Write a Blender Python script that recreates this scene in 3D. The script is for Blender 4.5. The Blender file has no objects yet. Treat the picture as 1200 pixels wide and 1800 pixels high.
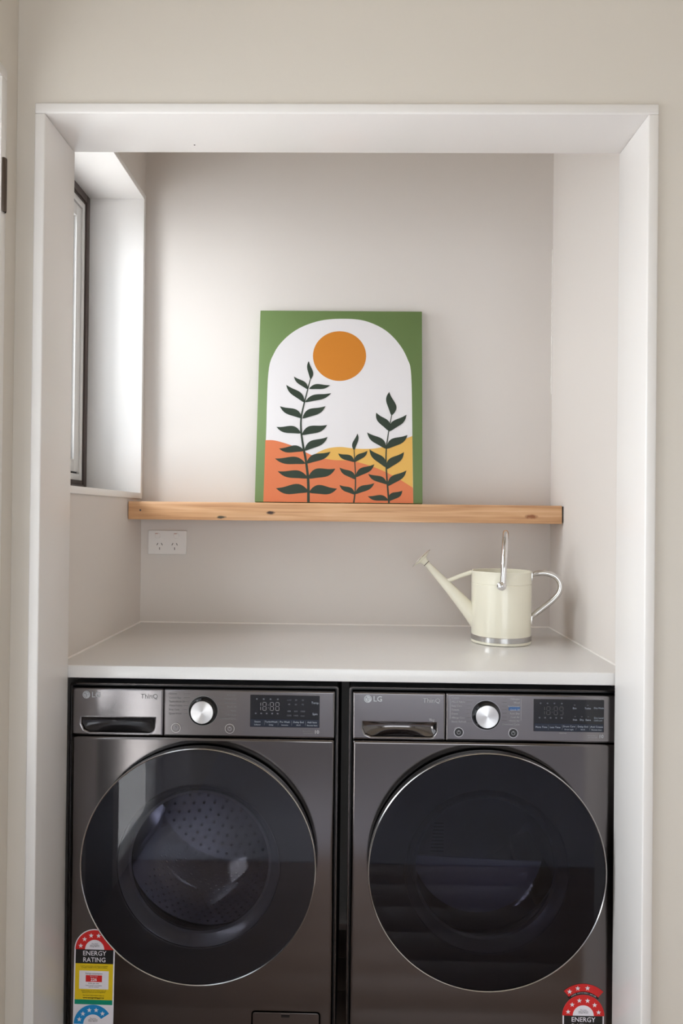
import bpy, bmesh, math, random
from mathutils import Vector, Matrix
R = math.radians
random.seed(4)
scn = bpy.context.scene
col = scn.collection

# ------------------------------------------------------------------ camera
# world: x right, y into the alcove, z up (metres); the camera stands at x=0, y=0
CAM_Z = 1.243
YAW, PITCH, ROLL = .0152, .0056, .011
cam_d = bpy.data.cameras.new('camera')
cam_d.sensor_fit = 'VERTICAL'; cam_d.sensor_height = 36; cam_d.lens = 24.0
cam_d.clip_start = .02
cam = bpy.data.objects.new('camera', cam_d); col.objects.link(cam)
cam.matrix_world = (Matrix.Translation((0, 0, CAM_Z)) @ Matrix.Rotation(YAW, 4, 'Z') @
                    Matrix.Rotation(math.pi/2 + PITCH, 4, 'X') @ Matrix.Rotation(ROLL, 4, 'Z'))
scn.camera = cam

# ------------------------------------------------------------------ world and lights
world = bpy.data.worlds.new('world'); scn.world = world; world.use_nodes = True
bg = world.node_tree.nodes['Background']
bg.inputs[0].default_value = (.86, .93, 1, 1); bg.inputs[1].default_value = 1.5

def area(name, loc, rot, sx, sy, power, colr, spread=180):
    d = bpy.data.lights.new(name, 'AREA'); d.shape = 'RECTANGLE'
    d.size, d.size_y, d.energy, d.color, d.spread = sx, sy, power, colr, R(spread)
    o = bpy.data.objects.new(name, d); col.objects.link(o)
    o.location = loc; o.rotation_euler = rot
    return o
# daylight outside the alcove window (high, from the street side) and outside the glazing added behind the camera as room fill
# the sun, angled along the house, is added only to brighten the unseen paving
sun_d = bpy.data.lights.new('sun', 'SUN'); sun_d.energy = 20; sun_d.angle = R(1); sun_d.color = (1, .98, .96)
sun = bpy.data.objects.new('sun', sun_d); col.objects.link(sun); sun.location = (-3, 6, 8)
sun.rotation_euler = Vector((-.005, -.5, -.86)).to_track_quat('-Z', 'Y').to_euler()
def aim(o, p): o.rotation_euler = (Vector(p)-o.location).to_track_quat('-Z', 'Y').to_euler()
area('daylight_alcove_window', (-2.3, 1.05, 2.3), (0, R(-90), 0), 2.4, 1.8, 150, (.96, .975, 1))
aim(area('daylight_glazed_door', (-1.9, .60, 1.90), (0, 0, 0), 1.6, 1.7, 7, (.93, .96, 1)), (0, .72, 1.2))
area('added_rear_fill', (.55, -2.85, 1.05), (R(90), 0, 0), 1.8, 2.0, 26, (.97, .98, 1))  # added fill lamp, shining in through the invented rear glazing

vs = scn.view_settings
vs.view_transform = 'Standard'; vs.look = 'None'; vs.exposure = 0.16; vs.gamma = 1; vs.use_curve_mapping = False
scn.cycles.use_denoising = True
scn.cycles.max_bounces = 14; scn.cycles.diffuse_bounces = 8; scn.cycles.glossy_bounces = 6
scn.cycles.transparent_max_bounces = 24
scn.cycles.sample_clamp_indirect = 6

# ------------------------------------------------------------------ materials
def s2l(r, g, b):
    f = lambda c: (c/255/12.92) if c/255 <= .04045 else ((c/255+.055)/1.055)**2.4
    return (f(r), f(g), f(b), 1)
MATS = {}
def mat(name, rgb=(128, 128, 128), rough=.5, metal=0., spec=.5, lin=None, bump=None, coat=0, noise=None, aniso=None):
    if name in MATS: return MATS[name]
    m = bpy.data.materials.new(name); m.use_nodes = True; MATS[name] = m
    nt = m.node_tree; p = nt.nodes['Principled BSDF']
    c = lin + (1,) if lin else s2l(*rgb)
    p.inputs['Base Color'].default_value = c
    p.inputs['Roughness'].default_value = rough; p.inputs['Metallic'].default_value = metal
    p.inputs['Specular IOR Level'].default_value = spec
    if coat: p.inputs['Coat Weight'].default_value = coat; p.inputs['Coat Roughness'].default_value = .05
    if bump or noise:
        tc = nt.nodes.new('ShaderNodeTexCoord')
    if bump:
        sc_, st = bump
        n = nt.nodes.new('ShaderNodeTexNoise'); n.inputs['Scale'].default_value = sc_; n.inputs['Detail'].default_value = 3
        b = nt.nodes.new('ShaderNodeBump'); b.inputs['Strength'].default_value = st; b.inputs['Distance'].default_value = .002
        nt.links.new(tc.outputs['Object'], n.inputs['Vector']); nt.links.new(n.outputs['Fac'], b.inputs['Height'])
        nt.links.new(b.outputs['Normal'], p.inputs['Normal'])
    if noise:
        sc_, amt = noise
        n2 = nt.nodes.new('ShaderNodeTexNoise'); n2.inputs['Scale'].default_value = sc_; n2.inputs['Detail'].default_value = 4
        mx = nt.nodes.new('ShaderNodeMix'); mx.data_type = 'RGBA'
        mx.inputs[6].default_value = tuple(v*(1-amt) for v in c[:3])+(1,); mx.inputs[7].default_value = tuple(min(1, v*(1+amt)) for v in c[:3])+(1,)
        nt.links.new(tc.outputs['Object'], n2.inputs['Vector']); nt.links.new(n2.outputs['Fac'], mx.inputs[0])
        nt.links.new(mx.outputs[2], p.inputs['Base Color'])
    if aniso:
        p.inputs['Anisotropic'].default_value = aniso; p.inputs['Anisotropic Rotation'].default_value = .25
        t = nt.nodes.new('ShaderNodeTangent'); t.direction_type = 'RADIAL'; t.axis = 'Y'
        nt.links.new(t.outputs[0], p.inputs['Tangent'])
    return m

def glass_mat(name, tint, gloss=.04, rough=.0, ior=1.45):
    m = bpy.data.materials.new(name); m.use_nodes = True; MATS[name] = m
    nt = m.node_tree; nt.nodes.clear()
    out = nt.nodes.new('ShaderNodeOutputMaterial'); mx = nt.nodes.new('ShaderNodeMixShader')
    tr = nt.nodes.new('ShaderNodeBsdfTransparent'); tr.inputs[0].default_value = tint + (1,)
    gl = nt.nodes.new('ShaderNodeBsdfGlossy'); gl.inputs['Roughness'].default_value = rough
    fr = nt.nodes.new('ShaderNodeLayerWeight'); fr.inputs[0].default_value = .5
    ad = nt.nodes.new('ShaderNodeMath'); ad.operation = 'MULTIPLY_ADD'
    pw = nt.nodes.new('ShaderNodeMath'); pw.operation = 'POWER'; pw.inputs[1].default_value = 5
    ad.inputs[1].default_value = .55; ad.inputs[2].default_value = gloss; ad.use_clamp = True
    nt.links.new(fr.outputs['Facing'], pw.inputs[0]); nt.links.new(pw.outputs[0], ad.inputs[0]); nt.links.new(ad.outputs[0], mx.inputs[0])
    nt.links.new(tr.outputs[0], mx.inputs[1]); nt.links.new(gl.outputs[0], mx.inputs[2])
    nt.links.new(mx.outputs[0], out.inputs[0])
    return m

WALL = mat('wall_paint', lin=(.695, .652, .618), rough=.55, bump=(420, .06), spec=.35)
WALLR = mat('room_wall_paint', lin=(.665, .622, .562), rough=.55, bump=(420, .06), spec=.35)
TRIM = mat('white_trim_gloss', lin=(.785, .76, .74), rough=.32, spec=.5)
REVEAL_LIT = mat('white_reveal_lit', lin=(.87, .855, .845), rough=.3, spec=.5)  # trim paint made lighter to stand in for window light on the reveal
CEIL = mat('ceiling_bounce_tint', lin=(.64, .56, .45), rough=.8)  # toned down and warmed so its bounce dims and warms the front wall
STONE = mat('white_stone', lin=(.76, .75, .74), rough=.22, noise=(260, .03), spec=.5)
SEAL = mat('white_sealant', lin=(.85, .82, .79), rough=.35)
BRONZE = mat('bronze_aluminium', rgb=(88, 76, 72), rough=.4, metal=.3)
ALU = mat('white_aluminium', lin=(.72, .71, .70), rough=.3, spec=.5)
RUBBER = mat('black_rubber', lin=(.012, .012, .013), rough=.5)
PANE = glass_mat('clear_pane', (.97, .98, .98), .02)
PLASTIC = mat('white_plastic', lin=(.80, .78, .77), rough=.28)
SLOT = mat('socket_slot', lin=(.10, .09, .09), rough=.6)
STEEL = mat('black_steel', lin=(.165, .152, .152), rough=.14, metal=1.0)
STEELP = mat('black_steel_panel', lin=(.250, .235, .240), rough=.17, metal=1.0)
CAB = mat('cabinet_black', lin=(.012, .012, .014), rough=.35)
CABRIM = mat('cabinet_rim', lin=(.10, .09, .088), rough=.25, metal=1.0)
BLACK = mat('gloss_black', lin=(.006, .006, .007), rough=.08)
BLACKM = mat('satin_black', lin=(.008, .008, .009), rough=.35)
CHROME = mat('chrome', lin=(.75, .74, .74), rough=.12, metal=1)
DCHROME = mat('dark_chrome', lin=(.42, .41, .42), rough=.14, metal=1)
KNOBM = mat('brushed_knob', lin=(.80, .79, .79), rough=.3, metal=1, aniso=.85)
DGLASS = glass_mat('tinted_door_glass', (.80, .80, .84), .026)
DGLASS2 = glass_mat('dark_door_glass', (.56, .56, .62), .024)
BOWL = glass_mat('bowl_glass', (.82, .82, .86), .05)
DRUM = mat('drum_steel', lin=(.55, .55, .58), rough=.25, metal=1)
GASK = mat('grey_gasket', lin=(.05, .05, .055), rough=.5)
PRINT = mat('panel_print', lin=(.42, .42, .44), rough=.6)
PRINTD = mat('panel_print_faint', lin=(.22, .215, .215), rough=.6)
BRAND = mat('brand_print', lin=(.46, .48, .51), rough=.5)
DISP = mat('display_black', lin=(.010, .010, .013), rough=.12)
DISPBLUE = mat('display_blue_strip', lin=(.012, .016, .030), rough=.2)
BLUEP = mat('blue_print', lin=(.03, .10, .26), rough=.5)
CREAM = mat('cream_enamel', lin=(.80, .765, .635), rough=.25, coat=.4)
GALV = mat('polished_steel', lin=(.66, .64, .62), rough=.2, metal=1)
BAND = mat('bright_steel_band', lin=(.56, .55, .54), rough=.22, metal=1)
HINGE = mat('hinge_bronze', lin=(.09, .065, .05), rough=.4, metal=.6)

def wood_mat():
    m = bpy.data.materials.new('pine_timber'); m.use_nodes = True
    nt = m.node_tree; N = nt.nodes.new; L = nt.links.new
    p = nt.nodes['Principled BSDF']; p.inputs['Roughness'].default_value = .48
    tc = N('ShaderNodeTexCoord'); mp = N('ShaderNodeMapping'); mp.inputs['Scale'].default_value = (1.2, 14, 26)
    L(tc.outputs['Object'], mp.inputs[0])
    n1 = N('ShaderNodeTexNoise'); n1.inputs['Scale'].default_value = 2.2; n1.inputs['Detail'].default_value = 5; n1.inputs['Distortion'].default_value = .6
    L(mp.outputs[0], n1.inputs['Vector'])
    mp2 = N('ShaderNodeMapping'); mp2.inputs['Scale'].default_value = (3, 90, 240); L(tc.outputs['Object'], mp2.inputs[0])
    n2 = N('ShaderNodeTexNoise'); n2.inputs['Scale'].default_value = 1.6; n2.inputs['Detail'].default_value = 4
    L(mp2.outputs[0], n2.inputs['Vector'])
    r = N('ShaderNodeValToRGB'); e = r.color_ramp.elements
    e[0].position = .28; e[0].color = s2l(176, 124, 84); e[1].position = .72; e[1].color = s2l(232, 192, 152)
    x = e.new(.5); x.color = s2l(212, 164, 120)
    ad = N('ShaderNodeMath'); ad.operation = 'MULTIPLY_ADD'; ad.inputs[1].default_value = .35
    L(n2.outputs['Fac'], ad.inputs[0])
    sb = N('ShaderNodeMath'); sb.operation = 'MULTIPLY_ADD'; sb.inputs[1].default_value = .75; sb.inputs[2].default_value = -.05
    L(n1.outputs['Fac'], sb.inputs[0]); L(sb.outputs[0], ad.inputs[2])
    L(ad.outputs[0], r.inputs[0])
    last = r.outputs[0]
    for (kx, kz, sx, sz, c) in ((-.212, .0235, .015, .0055, (52, 32, 24)), (-.352, .0085, .016, .0048, (74, 70, 58)), (.535, .020, .02, .008, (150, 92, 55))):
        s = N('ShaderNodeVectorMath'); s.operation = 'SUBTRACT'; s.inputs[1].default_value = (kx, -.13, kz); L(tc.outputs['Object'], s.inputs[0])
        d = N('ShaderNodeVectorMath'); d.operation = 'MULTIPLY'; d.inputs[1].default_value = (1/sx, 14, 1/sz); L(s.outputs[0], d.inputs[0])
        nn = N('ShaderNodeTexNoise'); nn.inputs['Scale'].default_value = 90; L(tc.outputs['Object'], nn.inputs['Vector'])
        ln = N('ShaderNodeVectorMath'); ln.operation = 'LENGTH'; L(d.outputs[0], ln.inputs[0])
        a2 = N('ShaderNodeMath'); a2.operation = 'MULTIPLY_ADD'; a2.inputs[1].default_value = 1.0; L(nn.outputs['Fac'], a2.inputs[0]); L(ln.outputs['Value'], a2.inputs[2])
        mr = N('ShaderNodeMapRange'); mr.inputs[1].default_value = .95; mr.inputs[2].default_value = 1.5; mr.inputs[3].default_value = 1; mr.inputs[4].default_value = 0
        L(a2.outputs[0], mr.inputs[0])
        mx = N('ShaderNodeMix'); mx.data_type = 'RGBA'; mx.inputs[7].default_value = s2l(*c)
        L(mr.outputs[0], mx.inputs[0]); L(last, mx.inputs[6]); last = mx.outputs[2]
    L(last, p.inputs['Base Color'])
    b = N('ShaderNodeBump'); b.inputs['Strength'].default_value = .12; b.inputs['Distance'].default_value = .001
    L(n2.outputs['Fac'], b.inputs['Height']); L(b.outputs[0], p.inputs['Normal'])
    MATS['pine'] = m
    return m
PINE = wood_mat()
BOARD = mat('floor_timber', rgb=(152, 133, 123), rough=.4, noise=(6, .12))

# ------------------------------------------------------------------ mesh helpers
def finish(me, smooth=35):
    if smooth:
        me.polygons.foreach_set('use_smooth', [True]*len(me.polygons))
        me.set_sharp_from_angle(angle=R(smooth))
    me.update()
def link(name, me, m, parent=None, loc=None, rot=None, smooth=35):
    finish(me, smooth)
    if m:
        me.materials.clear(); me.materials.append(m)
    o = bpy.data.objects.new(name, me); col.objects.link(o)
    if parent: o.parent = parent
    if loc: o.location = loc
    if rot: o.rotation_euler = rot
    return o
def build(name, bm, m, parent=None, loc=None, rot=None, smooth=35):
    bmesh.ops.recalc_face_normals(bm, faces=bm.faces)
    me = bpy.data.meshes.new(name); bm.to_mesh(me); bm.free()
    return link(name, me, m, parent, loc, rot, smooth)
def tag(o, label, cat, kind=None, group=None):
    o['label'] = label; o['category'] = cat
    if kind: o['kind'] = kind
    if group: o['group'] = group
    return o
def empty(name, loc, rot=(0, 0, 0)):
    o = bpy.data.objects.new(name, None); col.objects.link(o); o.location = loc; o.rotation_euler = rot
    o.empty_display_size = .05
    return o
def box(bm, x0, x1, y0, y1, z0, z1, bev=0, seg=2):
    r = bmesh.ops.create_cube(bm, size=1)
    vs_ = r['verts']
    for v in vs_:
        v.co = Vector(((x0+x1)/2 + v.co.x*(x1-x0), (y0+y1)/2 + v.co.y*(y1-y0), (z0+z1)/2 + v.co.z*(z1-z0)))
    if bev:
        es = list({e for v in vs_ for e in v.link_edges})
        bmesh.ops.bevel(bm, geom=es, offset=bev, segments=seg, profile=.5, affect='EDGES')
    return bm
def abox(name, d, m, parent=None, bev=0, seg=2, **k):
    return build(name, box(bmesh.new(), *d, bev=bev, seg=seg), m, parent, **k)
def boxes(name, ds, m, parent=None, bev=0, **k):
    bm = bmesh.new()
    for d in ds: box(bm, *d, bev=bev)
    return build(name, bm, m, parent, **k)
def lathe(bm, prof, axis='Z', seg=64, c=(0, 0, 0), close=False):
    """prof: (radius, height) pairs turned about the axis"""
    rings = []
    for r, h in prof:
        ring = []
        for i in range(seg):
            a = 2*math.pi*i/seg
            if axis == 'Z': p = (r*math.cos(a), r*math.sin(a), h)
            else: p = (r*math.cos(a), h, r*math.sin(a))
            ring.append(bm.verts.new((p[0]+c[0], p[1]+c[1], p[2]+c[2])))
        rings.append(ring)
    n = len(rings)
    for k in range(n if close else n-1):
        a, b = rings[k], rings[(k+1) % n]
        for i in range(seg):
            j = (i+1) % seg
            bm.faces.new((a[i], a[j], b[j], b[i]))
    if not close:
        for ring in (rings[0], rings[-1]):
            pass
    return rings
def turned(name, prof, m, parent=None, axis='Z', seg=64, c=(0, 0, 0), close=False, cap0=False, cap1=False, **k):
    bm = bmesh.new(); rg = lathe(bm, prof, axis, seg, c, close)
    if cap0: bm.faces.new(rg[0])
    if cap1: bm.faces.new(rg[-1])
    return build(name, bm, m, parent, **k)
def smooth_path(pts, n=10):
    P = [Vector(p) for p in pts]; out = []
    for i in range(len(P)-1):
        p0, p1, p2, p3 = P[max(i-1, 0)], P[i], P[i+1], P[min(i+2, len(P)-1)]
        for k in range(n):
            t = k/n
            out.append(.5*((2*p1) + (p2-p0)*t + (2*p0-5*p1+4*p2-p3)*t*t + (3*p1-p0-3*p2+p3)*t**3))
    out.append(P[-1]); return out
def tube(bm, path, rad, seg=16, flat=1.0, up=(0, 1, 0)):
    """swept tube; rad is a number or a list; flat squeezes it along the binormal"""
    P = [Vector(p) for p in path]; n = len(P)
    rings = []
    for i in range(n):
        t = (P[min(i+1, n-1)] - P[max(i-1, 0)]).normalized()
        u = Vector(up); u = (u - t*u.dot(t)).normalized(); w = t.cross(u)
        r = rad[i] if isinstance(rad, (list, tuple)) else rad
        rings.append([bm.verts.new(P[i] + u*math.cos(2*math.pi*k/seg)*r + w*math.sin(2*math.pi*k/seg)*r*flat) for k in range(seg)])
    for a, b in zip(rings, rings[1:]):
        for k in range(seg):
            j = (k+1) % seg; bm.faces.new((a[k], a[j], b[j], b[k]))
    bm.faces.new(rings[0]); bm.faces.new(rings[-1])
    return bm
def rrect(x0, x1, z0, z1, r, n=6):
    pts = []
    for cx, cz, a0 in ((x1-r, z1-r, 0), (x0+r, z1-r, 90), (x0+r, z0+r, 180), (x1-r, z0+r, 270)):
        for i in range(n+1):
            a = R(a0 + 90*i/n); pts.append((cx+r*math.cos(a), cz+r*math.sin(a)))
    return pts
def circ(x, z, r, n=64, a0=0, a1=360):
    full = a1-a0 >= 360
    return [(x+r*math.cos(R(a0+(a1-a0)*i/(n if full else n-1))), z+r*math.sin(R(a0+(a1-a0)*i/(n if full else n-1)))) for i in range(n)]
def curve_mesh(loops, half=0., bev=0., bres=3):
    c = bpy.data.curves.new('tmp', 'CURVE'); c.dimensions = '2D'; c.fill_mode = 'BOTH'
    c.extrude = half; c.bevel_depth = bev; c.bevel_resolution = bres; c.offset = -bev
    for lp in loops:
        s = c.splines.new('POLY'); s.points.add(len(lp)-1); s.use_cyclic_u = True
        for p, q in zip(s.points, lp): p.co = (q[0], q[1], 0, 1)
    o = bpy.data.objects.new('tmp', c); me = bpy.data.meshes.new_from_object(o)
    bpy.data.objects.remove(o); bpy.data.curves.remove(c)
    return me
def upright(me, y):          # curve plane xy -> xz facing -y, its middle at depth y
    for v in me.vertices:
        x, yy, z = v.co; v.co = (x, y - z, yy)
    return me
def plate(name, loops, y0, y1, m, parent, bev=0., **k):
    """plate with the outlines `loops` (x, z), from depth y0 (front) to y1"""
    half = max((y1-y0)/2 - bev, 0)
    return link(name, upright(curve_mesh(loops, half, bev), (y0+y1)/2), m, parent, **k)
def flat(name, loops, y, m, parent, **k):    # a printed or painted patch
    return link(name, upright(curve_mesh(loops), y), m, parent, smooth=0, **k)
def text(name, s, x, z, size, m, parent, y, align='LEFT', bold=0., sx=1., **k):
    c = bpy.data.curves.new('tmp', 'FONT'); c.body = s; c.size = size; c.align_x = align; c.align_y = 'CENTER'
    c.offset = bold; c.resolution_u = 2; c.space_line = .85
    o = bpy.data.objects.new('tmp', c); me = bpy.data.meshes.new_from_object(o)
    bpy.data.objects.remove(o); bpy.data.curves.remove(c)
    for v in me.vertices: v.co = (v.co.x*sx + x, v.co.y + z, 0)
    return link(name, upright(me, y), m, parent, smooth=0, **k)
def star(x, z, r, rot=0):
    return [(x + (r if i % 2 == 0 else r*.42)*math.sin(R(36*i+rot)), z + (r if i % 2 == 0 else r*.42)*math.cos(R(36*i+rot))) for i in range(10)]

# ================================================================== THE ROOM
XL, XR, YB = -.646, .604, 2.087         # alcove side walls, back wall
Y0, YJ = 1.336, 1.483                   # opening lining: front and back edge
JL, JR, ZS = -.6147, .5699, 2.033       # opening inside the lining
TL = .0208                              # lining thickness
YW = 1.343                              # face of the front wall
LW = -.6735                             # face of the room's left wall
RW, YR, ZC = 1.75, -2.6, 2.62
ZCT = .91                               # benchtop

S = 'structure'
# floor: timber boards at the alcove, pale grey carpet in the room behind
CARPET = mat('grey_carpet', lin=(.60, .61, .70), rough=.95, noise=(500, .12), bump=(700, .4))
fl = abox('floor', (-.8335, RW+.1, YR-.1, 2.2, -.06, -.012), BOARD)
tag(fl, 'brown timber floor boards in front of the machines, grey carpet beyond', 'floor', S)
abox('carpet', (-.835, RW, YR, .48, -.012, .002), CARPET, fl)
bd = None
for i in range(12):
    w = (2.06-.482)/12
    y0 = .482 + i*w
    if bd is None:
        bd = abox('floor_board', (-.835, RW, 0, w-.002, -.012, 0), BOARD, fl, bev=.0015, loc=(0, y0, 0))
    else:
        o = bd.copy(); col.objects.link(o); o.location = (0, y0, 0)
tag(abox('ceiling', (-.8335, RW+.1, YR-.1, 2.3, ZC, ZC+.1), CEIL), 'plain warm toned plaster ceiling over the room', 'ceiling', S)

OL, OR_, OT = JL-TL, JR+TL, ZS+TL
tag(boxes('wall_front', [(LW-.16, OL, YW, YJ-.001, 0, ZC), (OR_, RW, YW, YJ-.001, 0, ZC), (OL, OR_, YW, YJ-.001, OT, ZC)], WALLR),
    'warm white painted wall around the laundry alcove opening', 'wall', S)
lin = empty('trim_1', ((JL+JR)/2, Y0, 0)); tag(lin, 'white painted timber lining framing the alcove opening', 'trim', S)
cx0 = (JL+JR)/2
abox('lining_board', (OL-cx0, JL-cx0, 0, YJ-Y0, 0, ZS), TRIM, lin, bev=.003, seg=3)
abox('lining_board', (JR-cx0, OR_-cx0, 0, YJ-Y0, 0, ZS), TRIM, lin, bev=.003, seg=3)
abox('lining_board', (OL-cx0, OR_-cx0, 0, YJ-Y0, ZS, OT), TRIM, lin, bev=.003, seg=3)
nh = turned('nail_hole', [(.0016, 0), (.0016, -.0006), (.0001, -.0006)], SLOT, lin, axis='Z', seg=10, cap0=True)
nh.location = (-.345-cx0, .115, ZS)

tag(abox('paving', (-4.0, -.834, -3.0, 4.0, -.12, -.04), mat('bounce_paving', lin=(.68, .68, .68), rough=.9, noise=(9, .15))), 'pale paving added outside the glazed door to bounce sunlight', 'paving', S)  # unseen ground added to bounce sunlight and brighten the washer door's reflection
# left wall of the room with the glazed door
DY0, DY1, DZ = .09, 1.272, 2.067
WX = LW-.16
tag(boxes('wall_left', [(WX, LW, DY1+.0208, YW-.0005, 0, ZC), (WX, LW, YR, DY0-.0208, 0, ZC), (WX, LW, DY0-.0208, DY1+.0208, DZ+.0208, ZC)], WALLR),
    'warm white painted wall with the glazed door at the left edge', 'wall', S)
dr = empty('door_1', (LW, DY1, 0)); tag(dr, 'white framed door with a bronze hinge at the left edge', 'door', S)
def dbox(name, d, m, par=dr, bev=.002):
    return abox(name, (d[0]-LW, d[1]-LW, d[2]-DY1, d[3]-DY1, d[4], d[5]), m, par, bev=bev)
dbox('door_lining', (WX, LW+.006, DY1, DY1+.0205, 0, DZ), TRIM)
dbox('door_lining', (WX, LW+.006, DY0-.0205, DY0, 0, DZ), TRIM)
dbox('door_lining', (WX, LW+.006, DY0-.0205, DY1+.0205, DZ, DZ+.0205), TRIM)
GX0, GX1 = WX+.02, WX+.06
DM = .69                                        # meeting line of glazed leaf and solid leaf
dbox('door_stile', (GX0, GX1, DM-.05, DM-.002, .006, DZ-.004), ALU)
dbox('door_stile', (GX0, GX1, DY0+.004, DY0+.12, .006, DZ-.004), ALU)
dbox('door_rail', (GX0, GX1, DY0+.12, DM-.05, DZ-.11, DZ-.004), ALU)
dbox('door_rail', (GX0, GX1, DY0+.12, DM-.05, .006, .065), ALU)
dbox('door_glass', (GX0+.016, GX0+.022, DY0+.12, DM-.05, .065, DZ-.11), PANE, bev=0)
dbox('added_lower_panel', (GX0, GX1, DM+.002, DY1-.004, .006, .62), mat('charcoal_door', lin=(.06, .058, .06), rough=.4))  # charcoal panel added to give the washer door its dark reflection
dbox('door_stile', (GX0, GX1, DM+.002, DM+.05, .62, DZ-.004), ALU)
dbox('door_stile', (GX0, GX1, DY1-.06, DY1-.004, .62, DZ-.004), ALU)
dbox('door_rail', (GX0, GX1, DM+.05, DY1-.06, DZ-.11, DZ-.004), ALU)
dbox('door_glass', (GX0+.016, GX0+.022, DM+.05, DY1-.06, .62, DZ-.11), PANE, bev=0)
bm = bmesh.new(); lathe(bm, [(.0055, 1.812), (.0062, 1.814), (.0062, 1.912), (.0055, 1.914)], 'Z', 20, (.0062, .0095, 0))
hg = build('hinge', bm, HINGE, dr)
abox('hinge_leaf', (-.001, .0075, .0035, .0155, 1.813, 1.913), HINGE, hg, bev=.003)

# alcove walls
WY0, WY1, WZ0, WZ1 = 1.505, 2.045, 1.305, 2.192     # window reveal
LT = .017
AX = -.8335
tag(boxes('wall_alcove_left', [(AX, XL, YJ, YB, 0, WZ0-LT), (AX, XL, YJ, YB, WZ1+LT, ZC), (AX, XL, WY1+LT, YB, WZ0-LT, WZ1+LT), (AX, XL, YJ, WY0-LT, WZ0-LT, WZ1+LT)], WALL),
    'pale warm white side wall of the alcove around the window', 'wall', S)
wr = abox('wall_alcove_right', (XR, XR+.1, YJ, YB, 0, ZC), WALL)
tag(wr, 'pale warm white side wall of the alcove beyond the watering can', 'wall', S)
bm = bmesh.new(); pts = []
for i in range(60):
    z = 1.62 + i*.0075
    pts.append((XR-.0005-.0012*abs(math.sin(i*1.7)), YB-.0006-.0009*abs(math.sin(i*.9+1)), z))
tube(bm, pts, [.0012+.0011*abs(math.sin(i*.37))*random.random() for i in range(60)], 8)
build('corner_filler', bm, SEAL, wr)
tag(abox('wall_alcove_back', (AX, XR+.1, YB, YB+.1, 0, ZC), WALL), 'pale warm white back wall of the alcove behind the shelf', 'wall', S)
# rest of the room, behind the camera
tag(abox('wall_right', (RW, RW+.1, YR, YJ, 0, ZC), WALLR), 'warm white wall on the right of the room, outside the picture', 'wall', S)
QX0, QX1, QZ0, QZ1 = -.35, 1.45, .02, 2.08
tag(boxes('wall_rear', [(WX, QX0, YR-.1, YR, 0, ZC), (QX1, RW+.1, YR-.1, YR, 0, ZC), (QX0, QX1, YR-.1, YR, 0, QZ0), (QX0, QX1, YR-.1, YR, QZ1, ZC)], WALLR),
    'warm white wall with an added window, behind the camera', 'wall', S)
w2 = empty('added_window', ((QX0+QX1)/2, YR-.05, QZ0)); tag(w2, 'wide full height white framed glazing added behind the camera for daylight', 'window', S)  # unseen window added to let fill daylight into the room
hw, hh = (QX1-QX0)/2, QZ1-QZ0
for d in ((-hw, -hw+.05, -.03, .03, 0, hh), (hw-.05, hw, -.03, .03, 0, hh), (-hw+.05, hw-.05, -.03, .03, 0, .05), (-hw+.05, hw-.05, -.03, .03, hh-.05, hh), (-.025, .025, -.025, .025, .05, hh-.05)):
    abox('window_frame', d, ALU, w2, bev=.003)
for s in (-1, 1):
    xs = sorted((s*.025, s*(hw-.05)))
    abox('window_pane', (xs[0], xs[1], -.003, .003, .05, hh-.05), PANE, w2)

# alcove window
wn = empty('window_1', (XL, WY1, WZ0)); tag(wn, 'tall narrow window with deep white reveal and bronze frame', 'window', S)
def wbox(name, d, m, par=wn, bev=0.):
    return abox(name, (d[0]-XL, d[1]-XL, d[2]-WY1, d[3]-WY1, d[4]-WZ0, d[5]-WZ0), m, par, bev=bev)
PX = XL+.010                                    # lining stands proud of the wall
FX = -.800                                      # room face of the window frame
wbox('reveal_board', (FX-.01, PX, WY1, WY1+LT, WZ0-LT, WZ1+LT), REVEAL_LIT, bev=.0012)
wbox('reveal_board', (FX-.01, PX, WY0-LT, WY0, WZ0-LT, WZ1+LT), REVEAL_LIT, bev=.0012)
wbox('reveal_board', (FX-.01, PX, WY0, WY1, WZ1, WZ1+LT), REVEAL_LIT, bev=.0012)
wbox('window_sill', (FX-.01, PX, WY0, WY1, WZ0-LT, WZ0), REVEAL_LIT, bev=.0012)
def ring(name, inset, width, x0, x1, m, bev=.001):
    a, b = WY0+inset, WY1-inset; c, d = WZ0+inset, WZ1-inset
    o = wbox(name, (x0, x1, b-width, b, c, d), m, bev=bev)
    wbox(name, (x0, x1, a, a+width, c, d), m, bev=bev)
    wbox(name, (x0, x1, a+width, b-width, d-width, d), m, bev=bev)
    wbox(name, (x0, x1, a+width, b-width, c, c+width), m, bev=bev)
ring('window_frame', .000, .022, FX-.033, FX, BRONZE)
ring('frame_stop', .022, .012, FX-.033, FX-.004, BRONZE)
ring('sash', .034, .018, FX-.032, FX-.001, ALU)
ring('sash_gasket', .052, .006, FX-.032, FX-.010, RUBBER, 0)
ring('sash_bead', .058, .034, FX-.032, FX-.002, ALU)
ring('glass_gasket', .092, .006, FX-.032, FX-.012, RUBBER, 0)
wbox('window_pane', (FX-.026, FX-.020, WY0+.096, WY1-.096, WZ0+.096, WZ1-.096), PANE)

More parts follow.
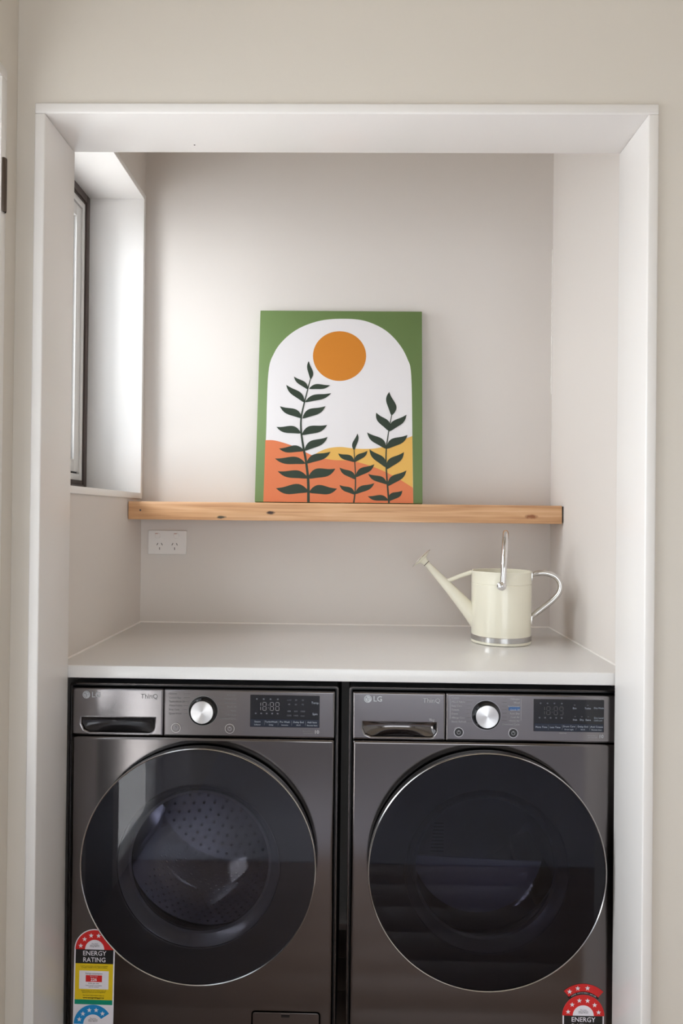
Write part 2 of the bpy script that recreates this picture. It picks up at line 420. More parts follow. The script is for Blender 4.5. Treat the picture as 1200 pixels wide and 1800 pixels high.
# ================================================================== BENCHTOP
ct = empty('benchtop', ((XL+XR)/2, 1.485, ZCT-.0275))
tag(ct, 'white stone benchtop spanning the alcove above both machines', 'benchtop')
hx = (XR-XL)/2 - .0005
abox('slab', (-hx, hx, 0, YB-1.4855, 0, .0275), STONE, ct, bev=.0025, seg=3)
def bead(pts):
    bm = bmesh.new(); tube(bm, pts, .0032, 8, up=(0, 0, 1)); build('sealant_bead', bm, SEAL, ct)
bead([(-hx, .602-.001, .0275), (hx, .601, .0275)])
bead([(-hx+.0005, .004, .0275), (-hx+.0005, .600, .0275)])
bead([(hx-.0005, .004, .0275), (hx-.0005, .600, .0275)])

# ================================================================== SHELF
sh = empty('wall_shelf', (-.022, YB, 1.2265)); tag(sh, 'pine timber floating shelf with knots on the back wall', 'shelf')
abox('shelf_board', (-.622, .6215, -.130, -.0005, 0, .052), PINE, sh, bev=.0015)
bm = bmesh.new(); lathe(bm, [(.0024, -.1306), (.0024, -.1303)], 'Y', 14, (-.587, 0, .026)); 
rg = [f for f in bm.verts]
o = build('nail_hole', bm, SLOT, sh)
flat('nail_hole', [circ(-.587, .0265, .0028, 14)], -.1303, SLOT, sh)
bpy.data.objects.remove(o)
abox('end_gap_shade', (.6216, .6258, -.128, -.004, .004, .050), mat('gap_shade', lin=(.03, .024, .02), rough=.6), sh)  # dark strip painted in for the shaded gap between shelf end and wall

# ================================================================== PAINTING
lean = R(7.3)
pt = empty('painting', (-.0395, 1.992, 1.2812), (-lean, 0, 0))
tag(pt, 'canvas painting of dark fronds under an orange sun', 'painting')
PW, PH = .490, .588
def paint(name, rgb): return mat('paint_'+name, rgb=rgb, rough=.55, bump=(300, .05))
G = paint('green', (106, 130, 78)); WH = paint('white', (226, 223, 225)); OS = paint('ochre', (204, 126, 32))
YL = paint('yellow', (224, 176, 88)); TE = paint('terracotta', (216, 120, 76)); LF = paint('leaf', (38, 53, 39))
abox('canvas', (-PW/2, PW/2, 0, .018, 0, PH), G, pt, bev=.0015)
def pc(x, y):            # picture grid -> canvas metres
    v = (y-72)/1210
    xl, xr = 95-27*v, 1128+14*v
    return ((x-xl)/(xr-xl)-.5)*PW, (1-v)*PH
def pp(pts): return [pc(*p) for p in pts]
def sm(pts, n=6): return [(p.x, p.y) for p in smooth_path([(a, b, 0) for a, b in pts], n)]
arch = [(124, 1281)] + sm([(138, 860), (149, 480), (185, 350), (250, 260), (340, 190), (450, 145), (560, 126), (700, 126), (800, 148), (900, 200), (980, 280), (1035, 375), (1063, 490), (1074, 900)]) + [(1083, 1281)]
flat('arch_sky', [pp(arch)], -.0002, WH, pt)
flat('sun', [pp([(604+170*math.cos(R(a)), 365+160*math.sin(R(a))) for a in range(0, 360, 6)])], -.0004, OS, pt)
flat('hill', [pp(sm([(440, 995), (480, 970), (540, 948), (620, 940), (720, 950), (850, 945), (960, 910), (1073, 868)]) + [(1080, 1200), (900, 1120), (440, 1100)])], -.0004, YL, pt)
flat('hill', [pp([(124, 1281)] + sm([(134, 902), (190, 903), (260, 920), (330, 945), (440, 995), (560, 1020), (680, 1025), (790, 1050), (900, 1090), (1000, 1140), (1080, 1187)]) + [(1083, 1281)])], -.0006, TE, pt)
def leaf(b, t, w, par, s):
    b, t = Vector(b), Vector(t); d = t-b; L = d.length; n = Vector((-d.y, d.x))/L
    up, lo = [], []
    for i in range(13):
        k = i/12
        sag = s*w*.34*math.sin(2*math.pi*k*.92)
        h = w*.98*(math.sin(math.pi*k**.85))**.9
        c = b + d*k + n*sag
        up.append(c+n*h); lo.append(c-n*h)
    flat('leaf', [pp([(p.x, p.y) for p in up + lo[-2:0:-1]])], -.0010, LF, par)
def plant(stem, w0, w1, leaves):
    P = [Vector((p.x, p.y)) for p in smooth_path([(a, b, 0) for a, b in stem], 5)]; l, r = [], []
    for i, p in enumerate(P):
        t = (P[min(i+1, len(P)-1)] - P[max(i-1, 0)]).normalized(); n = Vector((-t.y, t.x)); w = w0+(w1-w0)*i/(len(P)-1)
        l.append(p+n*w); r.append(p-n*w)
    st = flat('stem', [pp([(p.x, p.y) for p in l + r[::-1]])], -.0008, LF, pt)
    for (b, t, w) in leaves:
        leaf(b, t, w, st, 1 if t[0] < b[0] else -1)
plant([(413, 1281), (410, 1150), (395, 1030), (375, 930), (362, 840), (362, 760), (380, 670), (400, 590), (418, 515)], 9, 2.5,
 [((420, 518), (410, 400), 16), ((405, 582), (315, 497), 17), ((410, 577), (545, 550), 17), ((382, 664), (267, 550), 22), ((385, 662), (552, 600), 20),
  ((368, 764), (227, 685), 24), ((370, 765), (515, 682), 25), ((362, 857), (205, 815), 24), ((366, 868), (527, 800), 26), ((384, 966), (222, 950), 22),
  ((384, 966), (530, 875), 25), ((393, 1045), (197, 1012), 24), ((397, 1045), (550, 967), 24), ((410, 1135), (215, 1090), 25), ((408, 1136), (582, 1070), 30),
  ((415, 1218), (205, 1193), 31), ((415, 1222), (595, 1192), 29)])
plant([(703, 1281), (712, 1200), (712, 1100), (706, 1020), (702, 960)], 5, 2.5,
 [((702, 962), (720, 855), 15), ((706, 1032), (602, 978), 19), ((706, 1033), (785, 960), 18), ((714, 1140), (612, 1065), 20), ((713, 1126), (830, 1042), 22),
  ((710, 1232), (612, 1172), 18), ((711, 1229), (832, 1158), 20)])
plant([(928, 1281), (918, 1180), (908, 1060), (908, 950), (922, 840), (940, 740)], 6, 2.5,
 [((940, 742), (928, 592), 28), ((924, 838), (845, 722), 26), ((926, 841), (1032, 732), 24), ((908, 950), (787, 845), 24), ((909, 949), (1040, 858), 26),
  ((908, 1065), (803, 950), 24), ((909, 1076), (1018, 965), 26), ((916, 1168), (795, 1102), 20), ((917, 1179), (1035, 1078), 24), ((925, 1265), (792, 1238), 18), ((925, 1269), (1010, 1202), 22)])

# ================================================================== POWER OUTLET
ol = empty('power_outlet', (-.563, YB, 1.156)); tag(ol, 'white double power outlet on the wall under the shelf', 'power outlet')
plate('wall_plate', [rrect(-.0585, .0585, -.0365, .0365, .003)], -.009, -.0003, PLASTIC, ol, bev=.0015)
for s in (-1, 1):
    x = s*.0288
    sw = plate('switch_rocker', [rrect(x-.0075, x+.0075, .012, .028, .006)], -.0125, -.008, PLASTIC, ol, bev=.0012)
    flat('switch_mark', [rrect(x-.0075, x+.001, .0255, .0275, .0008)], -.0127, mat('switch_red', rgb=(196, 150, 140), rough=.5), sw)
    for dx, dz, a in ((-.0068, .0, 30), (.0068, .0, -30), (0, -.0135, 0)):
        ca, sa = math.cos(R(a)), math.sin(R(a))
        lp = [(x*.80+dx+px*ca+pz*sa, -.0055+dz-px*sa*1+pz*ca) for px, pz in ((-.0011, -.0038), (.0011, -.0038), (.0011, .0038), (-.0011, .0038))]
        flat('pin_slot', [lp], -.0093, SLOT, ol)

# ================================================================== WATERING CAN
wc = empty('watering_can', (.4035, 1.842, ZCT), (0, 0, R(-12))); tag(wc, 'cream enamel watering can with steel handles on the benchtop', 'watering can')
CR, CH = .0785, .190
turned('body', [(CR-.004, .0005), (CR+.0008, .0015), (CR+.0012, .004), (CR, .007), (CR, .0305), (CR+.0004, CH-.034), (CR-.0006, CH-.0335), (CR-.0006, CH-.0322), (CR+.0004, CH-.0315),
                (CR+.0004, CH-.003), (CR+.0016, CH-.001), (CR+.0012, CH+.0008), (CR-.0012, CH), (CR-.0014, .006)], CREAM, wc, cap0=True, cap1=True, seg=72)
turned('steel_band', [(CR+.0002, .0075), (CR+.0014, .0085), (CR+.0014, .0205), (CR+.0002, .0215)], BAND, wc, seg=72)
sp = smooth_path([(-.058, 0, .052), (-.100, 0, .098), (-.150, 0, .152), (-.2065, 0, .2105)], 6)
bm = bmesh.new(); n = len(sp)
tube(bm, sp, [.0275 - (.0275-.0070)*(i/(n-1))**.85 for i in range(n)], 28); build('spout', bm, CREAM, wc)
rs = empty('tmp', (0, 0, 0)); bpy.data.objects.remove(rs)
d = Vector((-.0515, 0, .0505)).normalized()
M_ = Matrix.Translation((-.2050, 0, .2085)) @ d.to_track_quat('Z', 'Y').to_matrix().to_4x4()
bm = bmesh.new(); rg = lathe(bm, [(.0078, -.006), (.0092, -.005), (.0098, .002), (.0135, .0075), (.0325, .0135), (.0335, .0146), (.0325, .0154), (.016, .0178), (.0005, .0184)], 'Z', 40)
bmesh.ops.transform(bm, matrix=M_, verts=bm.verts); ro = build('rose', bm, CREAM, wc)
bm = bmesh.new(); lathe(bm, [(.0325, .0133), (.0342, .0140), (.0342, .0148), (.0325, .0156)], 'Z', 40)
bmesh.ops.transform(bm, matrix=M_, verts=bm.verts); build('rose_rim', bm, GALV, ro)
bm = bmesh.new(); lathe(bm, [(.0084, -.007), (.0098, -.0065), (.0098, -.0052), (.0084, -.0046)], 'Z', 32)
bmesh.ops.transform(bm, matrix=M_, verts=bm.verts); build('rose_seam', bm, HINGE, ro)
bm = bmesh.new(); tube(bm, [(-.148, 0, .156), (-.112, 0, .172), (-.074, 0, .186)], .0056, 16); build('spout_brace', bm, CREAM, wc)
# rear handle
hp = smooth_path([(.078, 0, .180), (.092, 0, .186), (.116, 0, .187), (.139, 0, .178), (.1515, 0, .160), (.149, 0, .138), (.133, 0, .117), (.108, 0, .095), (.086, 0, .076), (.079, 0, .066)], 8)
bm = bmesh.new(); n = len(hp); tube(bm, hp, [.0074*min(1, .55+min(i, n-1-i)*.05) for i in range(n)], 18); rh = build('rear_handle', bm, GALV, wc)
for z in (.167, .051):
    abox('handle_bracket', (CR-.002, CR+.0022, -.009, .009, z, z+.022), GALV, rh, bev=.001)
# bail handle: an arch across the can, seen end on
bail = []
for i in range(41):
    a = math.pi*i/40
    bail.append((.004 + .006*math.sin(a), -.0875*math.cos(a), .166 + .126*math.sin(a)**.8))
bm = bmesh.new(); tube(bm, [(.001, -.0875, .158)] + bail + [(.001, .0875, .158)], .0078, 20, up=(1, 0, 0)); bh = build('bail_handle', bm, CHROME, wc)
for s in (-1, 1):
    bm = bmesh.new(); lathe(bm, [(.0005, s*.0985), (.007, s*.0975), (.0115, s*.0940), (.0125, s*.089), (.0085, s*.083), (.0075, s*.078)], 'Y', 28, (0, 0, .158))
    build('pivot_boss', bm, CHROME, bh)

# ================================================================== WASHING MACHINE AND DRYER
MW, MH = .2985, .866
DC, DR = .4845, .2545            # door centre height, radius
def energy_label(root, x, ztop, y, rot, water):
    """energy rating sticker; returns its sheet. local: centre x, top z"""
    red = mat('label_red', rgb=(214, 34, 34), rough=.4); wht = mat('label_white', rgb=(236, 232, 240), rough=.4); blk = mat('label_black', rgb=(20, 19, 20), rough=.4)
    yel = mat('label_yellow', rgb=(232, 200, 20), rough=.4); grn = mat('label_green', rgb=(0, 146, 116), rough=.4); blu = mat('label_blue', rgb=(20, 142, 210), rough=.4)
    r0 = .0425 if water else .0456
    zc = -.0447 if water else -.0456-.0212
    hwid = .0417
    def T(lp): # tilt the sticker slightly
        c, s = math.cos(rot), math.sin(rot)
        return [(x + a*c - b*s, ztop + a*s + b*c) for a, b in lp]
    def F(n, loops, k, m): return flat(n, [T(l) for l in loops], y-.0003*k, m, sheet)
    def X(s, a, b, size, m, k=4, bold=0., sx=1.):
        (px, pz), = T([(a, b)])
        return text('lettering', s, px, pz, size, m, sheet, y-.0003*k, 'CENTER', bold, sx)
    bot = -.235
    if water:
        out = circ(0, zc, .0447, 40, 0, 180) + [(-.0447, bot), (.0447, bot)]
    else:
        out = circ(0, zc, r0, 40, 0, 180) + [(-r0, zc), (-.0447, zc), (-.0447, bot), (.0447, bot), (.0447, zc), (r0, zc)]
    sheet = flat('energy_label', [T(out)], y-.0003, wht, root)
    F('rating_arc', [circ(0, zc, r0, 40, 0, 180) + circ(0, zc, r0*.5, 30, 180, 0)], 2, red)
    n = 6
    for i in range(n):
        a = 166 - i*(152/(n-1))
        if water and i >= 4: continue
        F('star', [star(r0*.745*math.cos(R(a)), zc + r0*.745*math.sin(R(a)), .0056)], 3, wht)
    X('The more\nstars the more\nenergy efficient', 0, zc+.0098, .0035, blk, 3)
    F('title_band', [[(-hwid, zc-.031), (hwid, zc-.031), (hwid, zc), (-hwid, zc)]], 2, blk)
    X('ENERGY', 0, zc-.0085, .0144, wht, 3, .0001, .97); X('RATING', 0, zc-.0228, .0144, wht, 3, .0001, .97)
    F('data_panel', [[(-hwid, zc-.110), (hwid, zc-.110), (hwid, zc-.031), (-hwid, zc-.031)]], 2, yel)
    X('A joint government and industry program', 0, zc-.0362, .0036, blk, 3); X('Compare models at the address below', 0, zc-.0395, .0036, blk, 3)
    F('data_box', [[(-.0325, zc-.0865), (.0325, zc-.0865), (.0325, zc-.0465), (-.0325, zc-.0465)]], 3, wht)
    X('Energy consumption', 0, zc-.0522, .0046, blk, 4)
    F('value_box', [[(-.018, zc-.0705), (.018, zc-.0705), (.018, zc-.0560), (-.018, zc-.0560)]], 4, red)
    X('Warm wash', 0, zc-.0585, .0034, wht, 5); X('226', 0, zc-.0655, .0092, wht, 5, .0002)
    X('kWh per year', 0, zc-.0738, .0042, blk, 4); X('When tested in accordance', 0, zc-.0785, .0032, blk, 4); X('with the standard', 0, zc-.0818, .0032, blk, 4)
    X('Actual energy use and running costs will', 0, zc-.0900, .0034, blk, 3); X('depend on how you use the appliance', 0, zc-.0935, .0034, blk, 3)
    X('For more information refer to', 0, zc-.1005, .0038, blk, 3); X('www.energyrating.gov.au', 0, zc-.1055, .0046, blk, 3, .00012)
    F('green_stripe', [[(-hwid, zc-.1205), (hwid, zc-.1205), (hwid, zc-.110), (-hwid, zc-.110)]], 2, grn)
    if water:
        z2 = zc-.1635
        F('water_arc', [circ(0, z2, .0425, 40, 34, 180) + circ(0, z2, .0213, 30, 180, 34)], 2, blu)
        for a in (162, 135, 106, 78, 49): F('star', [star(.0317*math.cos(R(a)), z2+.0317*math.sin(R(a)), .0056)], 3, wht)
        X('The more\nstars the more\nwater efficient', 0, z2+.0098, .0035, blk, 3)
    else:
        c2 = zc + .0040
        F('crown_edge', [circ(0, c2, .0480, 30, 46, 134) + circ(0, c2, .0440, 30, 134, 46)], 2, blk)
        F('crown_arc', [circ(.0003, c2+.0012, .0640, 30, 48, 132) + circ(.0003, c2+.0012, .0472, 30, 132, 48)], 1, red)
        for a in (123, 103, 81): F('star', [star(.0555*math.cos(R(a)), c2+.0012+.0555*math.sin(R(a)), .0058)], 3, wht)
        for i, ch in enumerate('SUPER EFFICIENCY RATING'):
            a = 124 - i*3.1
            me_x, me_z = .0459*math.cos(R(a)), c2+.0459*math.sin(R(a))
            X(ch, me_x, me_z, .0034, wht, 3)
    return sheet

def seven_seg(root, x, z, w, h, digits, m, y):
    """one display read-out; bars of the digits"""
    segs = {'1': 'bc', '8': 'abcdefg', '9': 'abcdfg'}
    t = h*.075; lps = []
    def bar(a, b, c, d): lps.append([(a, b), (c, b), (c, d), (a, d)])
    cx = x
    for ch in digits:
        if ch == ':':
            for q in (.3, .62): bar(cx, z+h*q, cx+t, z+h*q+t)
            cx += w*.45; continue
        for s in segs[ch]:
            if s == 'a': bar(cx+t, z+h-t, cx+w-t, z+h)
            if s == 'g': bar(cx+t, z+h/2-t/2, cx+w-t, z+h/2+t/2)
            if s == 'd': bar(cx+t, z, cx+w-t, z+t)
            if s == 'b': bar(cx+w-t, z+h/2+t, cx+w, z+h-t)
            if s == 'c': bar(cx+w-t, z+t, cx+w, z+h/2-t)
            if s == 'f': bar(cx, z+h/2+t, cx+t, z+h-t)
            if s == 'e': bar(cx, z+t, cx+t, z+h/2-t)
        cx += w*1.38
    flat('digits', lps, y, m, root)['kind'] = 'stuff'

def machine(name, cx, label, cat, washer):
    rt = empty(name, (cx, 1.500, 0)); tag(rt, label, cat)
    glass = DGLASS if washer else DGLASS2
    # ---- cabinet: four sides, back and front flange
    bm = bmesh.new(); box(bm, -MW, MW, .012, .560, .022, MH)
    fr = [f for f in bm.faces if all(abs(v.co.y-.012) < 1e-5 for v in f.verts)]
    bmesh.ops.delete(bm, geom=fr, context='FACES')
    bmesh.ops.bevel(bm, geom=[e for e in bm.edges if abs(e.verts[0].co.y-e.verts[1].co.y) > .1], offset=.008, segments=4, profile=.5, affect='EDGES')
    bmesh.ops.solidify(bm, geom=bm.faces[:], thickness=.006)
    build('cabinet', bm, CAB, rt)
    plate('front_rim', [rrect(-MW, MW, .022, MH, .006), rrect(-MW+.0045, MW-.0045, .030, MH-.004, .005)], .010, .014, CABRIM, rt, bev=.0012)
    for fx in (-.24, .24):
        for fy in (.06, .50):
            turned('foot', [(.022, 0), (.024, .003), (.024, .008), (.010, .010), (.010, .024)], BLACKM, rt, c=(fx, fy, 0), seg=24, cap0=True, cap1=True)
    # ---- front panel with the door opening
    FW = .2905
    loops = [rrect(-FW, FW, .055, .7515, .006), circ(0, DC, .219, 96)]
    if washer: loops.append(rrect(.1165, .2635, .060, .1525, .006))
    fp = plate('front_panel', loops, .0, .022, STEEL, rt, bev=.0065)
    if washer:
        fc = plate('filter_cover', [rrect(.1173, .2627, .0608, .1517, .0055)], .0008, .016, STEEL, rt, bev=.0008)
        plate('latch', [rrect(.1800, .1985, .1425, .1495, .001)], -.0004, .004, BLACK, fc, bev=.0003)
        flat('latch_edge', [rrect(.1800, .1985, .1492, .1512, .0004)], -.0002, DCHROME, fc)
    # ---- control strip: drawer on the left, panel on the right
    SX = -.0865
    za, zb = .7535, .8570
    pocket = [(-.268, .7915), (-.107, .7915)] + [(-.1075, .778)] + circ(-.1215, .7745, .014, 8, -5, -85) + [(-.150, .7605), (-.250, .7605), (-.2625, .766), (-.268, .778)]
    dw = plate('detergent_drawer' if washer else 'water_tank_drawer', [rrect(-FW, SX-.0009, za, zb, .003), pocket], -.0005, .020, STEELP, rt, bev=.004)
    pn = plate('control_panel', [rrect(SX, FW, za, zb, .003)], -.0005, .020, STEELP, rt, bev=.004)
    # scooped grip behind the pocket
    bm = bmesh.new(); rows = []
    for i in range(13):
        t = i/12; z = .7935 - t*.036
        dep = .001 + .020*math.sin(math.pi*min(1, .14+t*.86))**.8
        row = []
        for j in range(25):
            s = j/24; x = -.272 + s*.169
            e = min(1, math.sin(math.pi*s)**.55*1.02) if 0 < s < 1 else 0
            row.append(bm.verts.new((x, .0015 + dep*e, z)))
        rows.append(row)
    for a, b in zip(rows, rows[1:]):
        for j in range(24): bm.faces.new((a[j], a[j+1], b[j+1], b[j]))
    build('grip_scoop', bm, mat('grip_gloss', lin=(.035, .033, .035), rough=.18, metal=.6) if washer else mat('grip_chrome', lin=(.16, .15, .15), rough=.1, metal=1), dw, smooth=80)
    yp = -.0011
    # brand print
    bx, bz = -.2575, .8425
    lg = flat('brand_mark', [circ(bx, bz, .0083, 40)], yp, BRAND, dw)
    dk = STEELP
    flat('mark_line', [circ(bx, bz, .0064, 30, 20, 270) + circ(bx, bz, .0056, 30, 270, 20), [(bx-.0005, bz+.003), (bx+.0005, bz+.003), (bx+.0005, bz-.003), (bx+.0022, bz-.003), (bx+.0022, bz-.004), (bx-.0005, bz-.004)], circ(bx-.003, bz+.0025, .0011, 12),
                       [(bx+.002, bz+.0004), (bx+.0064, bz+.0004), (bx+.0064, bz-.0004), (bx+.002, bz-.0004)]], yp-.0002, dk, lg)
    text('brand_name', 'LG', bx+.0115, bz-.0003, .0165, BRAND, dw, yp, bold=.0003)
    text('brand_name', 'ThinQ', -.1375, .8405, .0145, PRINTD if washer else PRINT, dw, yp)
    if not washer: text('capacity', '9kg', -.1115, .7985, .0085, PRINT, dw, yp, 'RIGHT')
    # knob
    kz = .811
    kb = turned('dial', [(.0312, .0), (.0312, -.0012), (.0300, -.004), (.0285, -.0118), (.0262, -.0135), (.0246, -.0135)], BLACK, pn, axis='Y', seg=64, c=(.001, 0, kz), cap1=True)
    o = turned('dial_cap', [(.0246, 0), (.0246, -.0016), (.0240, -.0024), (.0001, -.0026)], KNOBM, kb, axis='Y', seg=64)
    o.location = (.001, -.0130, kz)
    turned('dial_ring', [(.0318, .0002), (.0318, -.0014), (.0330, -.0014), (.0330, .0002)], PRINTD if washer else DCHROME, pn, axis='Y', seg=64, c=(.001, 0, kz))
    # round buttons
    for x in (-.0585, .0600):
        b = turned('push_button', [(.0088, .001), (.0088, -.0020), (.0082, -.0026), (.0001, -.0026)], STEELP if washer else BLACKM, pn, axis='Y', seg=32, c=(x, 0, .7730))
        turned('button_ring', [(.0090, .0), (.0092, -.0022), (.0106, -.0022), (.0110, .0)], CHROME, b, axis='Y', seg=40, c=(x, 0, .7730))
        flat('button_mark', [circ(x, .773, .0042, 20) , circ(x, .773, .0034, 20), [(x-.0005, .774), (x+.0005, .774), (x+.0005, .778), (x-.0005, .778)]], -.0030, PRINT, b)
    # programme names
    if washer:
        LFT = ['Cotton', 'Cotton Eco', 'TurboWash 39', 'Mixed Fabric', 'Easy Care', 'Quiet Wash']
        RGT = ['Delicates', 'Hand/Wool', 'Sportswear', 'Quick 30', 'Rinse', 'Tub Clean', 'Download Cycle']
    else:
        LFT = ['Cotton', 'Mixed Fabric', 'Easy Care', 'Towels', 'Duvet', 'Allergy Care', 'Steam Refresh']
        RGT = ['Delicates', 'Wool', 'Sportswear', 'Quick 30', 'Rack Dry', 'Cool Air', 'Warm Air', 'Download Cycle']
    pm = PRINTD if washer else PRINT
    stp = .0087 if washer else .0086
    z1 = .8475
    ticks = []
    for i, s in enumerate(LFT):
        z = z1 - i*stp
        text('programme_name', s, -.0745, z, .0056, pm, pn, yp); ticks.append([(-.042, z-.0002), (-.033+abs(i-3)*.002, z-.0002), (-.033+abs(i-3)*.002, z+.0002), (-.042, z+.0002)])
    stp = .0087 if washer else .0079
    for i, s in enumerate(RGT):
        z = z1 - .0005 - i*stp
        text('programme_name', s, .0740, z, .0056, pm, pn, yp, 'RIGHT'); ticks.append([(.036, z-.0002), (.046, z-.0002), (.046, z+.0002), (.036, z+.0002)])
    if not washer:
        flat('programme_highlight', [rrect(.0500, .0745, .8222, .8300, .001)], yp+.0001, BLUEP, pn)
        flat('bracket_line', [[(.0765, .800), (.0771, .800), (.0771, .848), (.0765, .848)], [(-.0778, .802), (-.0772, .802), (-.0772, .846), (-.0778, .846)]], yp, PRINT, pn)
    flat('index_lines', ticks, yp, PRINTD, pn)['kind'] = 'stuff'
    # display
    X0, X1, Z0, Z1 = .1045, .2570, .7775, .8475
    ds = plate('display', [rrect(X0, X1, Z0, Z1, .001)], -.0016, .002, DISP, pn, bev=.0003)
    yd = -.0020
    flat('touch_strip', [[(X0+.001, Z0+.001), (X1-.001, Z0+.001), (X1-.001, Z0+.0175), (X0+.001, Z0+.0175)]], yd, DISPBLUE, ds)
    DG = mat('display_digits', lin=(.16, .16, .17), rough=.5) if washer else mat('display_digits_dim', lin=(.05, .05, .055), rough=.5)
    DI = mat('display_marks', lin=(.11, .12, .14), rough=.5); DT = mat('display_text', lin=(.36, .40, .46), rough=.5)
    seven_seg(ds, .1195, .8135, .0088, .0190, '18:88' if washer else '18:89', DG, yd)
    ic = []
    for u in (.119, .134, .149, .165): ic.append(rrect(u-.0018, u+.0018, .8375, .8405, .001, 3))
    for u in (.117, .129, .141, .153, .165): ic.append(rrect(u-.0018, u+.0018, .8060, .8090, .001, 3))
    flat('status_marks', ic, yd, DI, ds)['kind'] = 'stuff'
    if washer:
        for i, rw in enumerate((('cold', '20', '30'), ('40', '60', '95'), ('400', '800', '1000'), ('1200', '1400', 'max'))):
            for j, s in enumerate(rw): text('setting', s, .190+j*.0150, (.8375, .828, .813, .8035)[i], .0052, DI, ds, yd, 'CENTER')
        text('setting', 'Temp.', .2475, .8320, .0068, DT, ds, yd, 'CENTER'); text('setting', 'Spin', .2470, .8075, .0068, DT, ds, yd, 'CENTER')
        keys = (('Steam', 'Softener'), ('TurboWash', 'Delay'), ('Pre Wash', 'Intensive'), ('Delay End', 'Wi-Fi'), ('Add Item', 'Remote Start'))
    else:
        for s, u, z in (('Eco', .193, .8290), ('Turbo', .2215, .8290), ('Iron', .194, .8040), ('Dry', .2085, .8040), ('Extra', .2225, .8040)):
            text('setting', s, u, z, .0054, DT, ds, yd, 'CENTER'); flat('setting_lamp', [rrect(u-.0018, u+.0018, z+.0065, z+.0075, .0004, 2)], yd, DI, ds)
        text('setting', 'Dry Mode', .2455, .8300, .0052, DT, ds, yd, 'CENTER'); text('setting', 'Dry Level', .2455, .8085, .0052, DT, ds, yd, 'CENTER'); text('setting', 'Child Lock', .2440, .8030, .0042, DT, ds, yd, 'CENTER')
        keys = (('More Time', ''), ('Less Time', ''), ('Drum Care', 'Drum Light'), ('Delay End', 'Wi-Fi'), ('Anti Crease', 'Remote Start'))
    for i, (a, b) in enumerate(keys):
        u = X0 + .0165 + i*.0300
        text('key_name', a, u, Z0+(.0118 if b else .0095), .0056, DT, ds, yd-.0002, 'CENTER')
        if b: text('key_name', b, u, Z0+.0052, .0042, DT, ds, yd-.0002, 'CENTER')
        if i: flat('key_divider', [[(u-.0155, Z0+.004), (u-.0149, Z0+.004), (u-.0140, Z0+.0092), (u-.0149, Z0+.0145), (u-.0155, Z0+.0145), (u-.0146, Z0+.0092)]], yd-.0002, DI, ds)
    text('display_caption', 'Smart Diagnosis', .2560, .8505, .0036, pm, pn, yp, 'RIGHT')
    text('display_caption', 'Hold 3 sec', .1680, .7745, .0036, pm, pn, yp, 'CENTER')
    text('warranty_mark', '10', .2510, .7680, .0110, PRINT, pn, yp, 'CENTER', .0002)
    text('warranty_mark', 'Inverter Motor', .2430, .7700, .0036, pm, pn, yp, 'RIGHT'); text('warranty_mark', 'year warranty', .2430, .7660, .0036, pm, pn, yp, 'RIGHT')
    # ---- door
    dy = -.0345
    dh = plate('door', [circ(0, DC, DR-.0012, 128), circ(0, DC, .175, 96)], dy+.0035, dy+.0275, BLACKM, rt, bev=.002)
    turned('door_hub', [(.215, dy+.026), (.218, .014), (.212, .016), (.205, dy+.026)], BLACKM, dh, axis='Y', seg=96, c=(0, 0, DC))
    turned('chrome_ring', [(DR-.0030, dy+.0006), (DR-.0014, dy-.0006), (DR, dy+.0006), (DR+.0006, dy+.003), (DR, dy+.0062), (DR-.0030, dy+.0062)], mat('ring_chrome', lin=(.5, .49, .49), rough=.15, metal=1), dh, axis='Y', seg=160, c=(0, 0, DC), close=True)
    plate('door_glass', [circ(0, DC, DR-.0031, 128)], dy, dy+.003, glass, dh)
    turned('bowl_rim', [(.150, dy+.024), (.156, dy+.0235), (.168, dy+.010), (.1745, dy+.0065), (.1765, dy+.010), (.172, dy+.029), (.150, dy+.029)], mat('bowl_rim_grey', lin=(.035, .036, .042), rough=.22) if washer else mat('bowl_rim_dark', lin=(.02, .021, .026), rough=.25), dh, axis='Y', seg=96, c=(0, 0, DC), close=True)
    prof = [(.160, .012), (.152, .030), (.140, .055), (.122, .075), (.112, .0815), (.108, .0835), (.0005, .0845)] if washer else [(.160, .012), (.156, .030), (.148, .050), (.138, .060), (.0005, .066)]
    turned('glass_bowl', prof, BOWL, dh, axis='Y', seg=96, c=(0, 0, DC))
    # ---- inside: seal and drum
    turned('door_seal', [(.2195, .020), (.205, .022), (.196, .032), (.200, .046), (.192, .056), (.188, .070), (.200, .078), (.225, .082), (.232, .040)], GASK, rt, axis='Y', seg=96, c=(0, 0, DC), close=True)
    dm = turned('drum', [(.195, .088), (.246, .096), (.246, .44), (.235, .465), (.10, .478), (.0005, .470)], DRUM if washer else mat('dryer_drum', lin=(.30, .30, .34), rough=.35, metal=.9), rt, axis='Y', seg=96, c=(0, 0, DC))
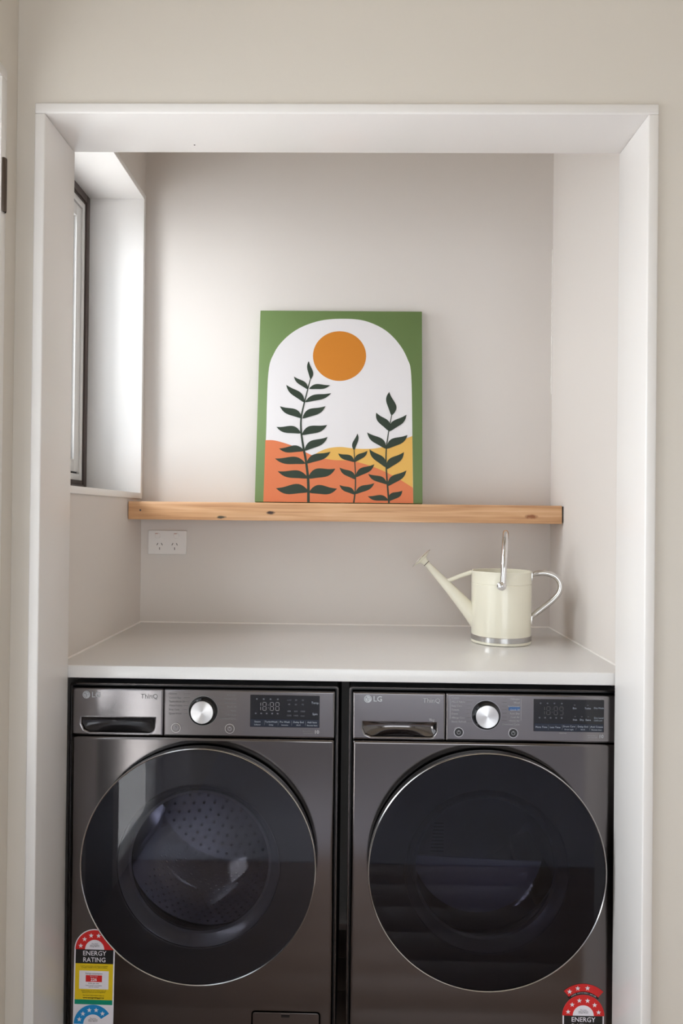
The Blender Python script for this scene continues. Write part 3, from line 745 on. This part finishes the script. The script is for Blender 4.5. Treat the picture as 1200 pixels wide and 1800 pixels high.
    if washer:
        bm = bmesh.new()
        for i in range(72):
            for k in range(18):
                a = 2*math.pi*(i + .5*(k % 2))/72; r = .2452
                if abs(((math.degrees(a)+30) % 120)-60) > 50: continue
                c = Vector((r*math.cos(a), .115+k*.0175, DC+r*math.sin(a)))
                t = Vector((-math.sin(a), 0, math.cos(a))); yv = Vector((0, 1, 0))
                bm.faces.new([bm.verts.new(c + (t*math.cos(q*math.pi/3) + yv*math.sin(q*math.pi/3))*.0034) for q in range(6)])
        for k in range(8):
            n_ = 10 + k*6; r = .05+.024*k
            for i in range(n_):
                a = 2*math.pi*i/n_; yy = .4665 + .006*min(1, r/.1) if r < .1 else .4775-.0125*(r-.1)/.135
                c = Vector((r*math.cos(a), yy-.002, DC+r*math.sin(a)))
                bm.faces.new([bm.verts.new(c + Vector((math.cos(q*math.pi/3), 0, math.sin(q*math.pi/3)))*.0042) for q in range(6)])
        o = build('drum_holes', bm, BLACKM, dm, smooth=0); o['kind'] = 'stuff'
    for k in range(3):
        a0 = R(200 + 120*k); bm = bmesh.new(); rows = []
        for yy, h in ((.105, .012), (.13, .040), (.30, .052), (.42, .040), (.445, .012)):
            row = []
            for da, f in ((-.16, 0), (-.10, .55), (-.04, .95), (0, 1), (.04, .95), (.10, .55), (.16, 0)):
                r = .245 - h*f; row.append(bm.verts.new((r*math.cos(a0+da), yy, DC + r*math.sin(a0+da))))
            rows.append(row)
        for p, q in zip(rows, rows[1:]):
            for j in range(6): bm.faces.new((p[j], p[j+1], q[j+1], q[j]))
        build('drum_lifter', bm, DRUM if washer else GASK, dm, smooth=60)
    if not washer:   # lint filter housing across the lower rim
        bm = bmesh.new(); lp = [(.150*math.cos(R(a)), DC+.150*math.sin(R(a))) for a in range(188, 353, 5)]
        me = upright(curve_mesh([lp], .002, .001), .082); link('lint_filter_cover', me, mat('filter_grey', lin=(.22, .23, .28), rough=.3), rt)
        bm.free()
        rows = []
        for i in range(9):
            z = DC - .012 + i*.008
            rows.append([(-.108+i*.001, z), (-.078, z), (-.078, z+.003), (-.108+i*.001, z+.003)])
        flat('vent_slots', rows, .0785, GASK, rt)['kind'] = 'stuff'
    # ---- sticker
    if washer: energy_label(rt, -.2317, .3274, -.0002, R(-.6), True)
    else: energy_label(rt, .2180, .2279, -.0002, 0, False)
    return rt

machine('washing_machine', -.323, 'dark steel front loading washing machine with tall energy sticker, left', 'washing machine', True)
machine('clothes_dryer', .297, 'dark steel clothes dryer with black round door, right of the washing machine', 'dryer', False)
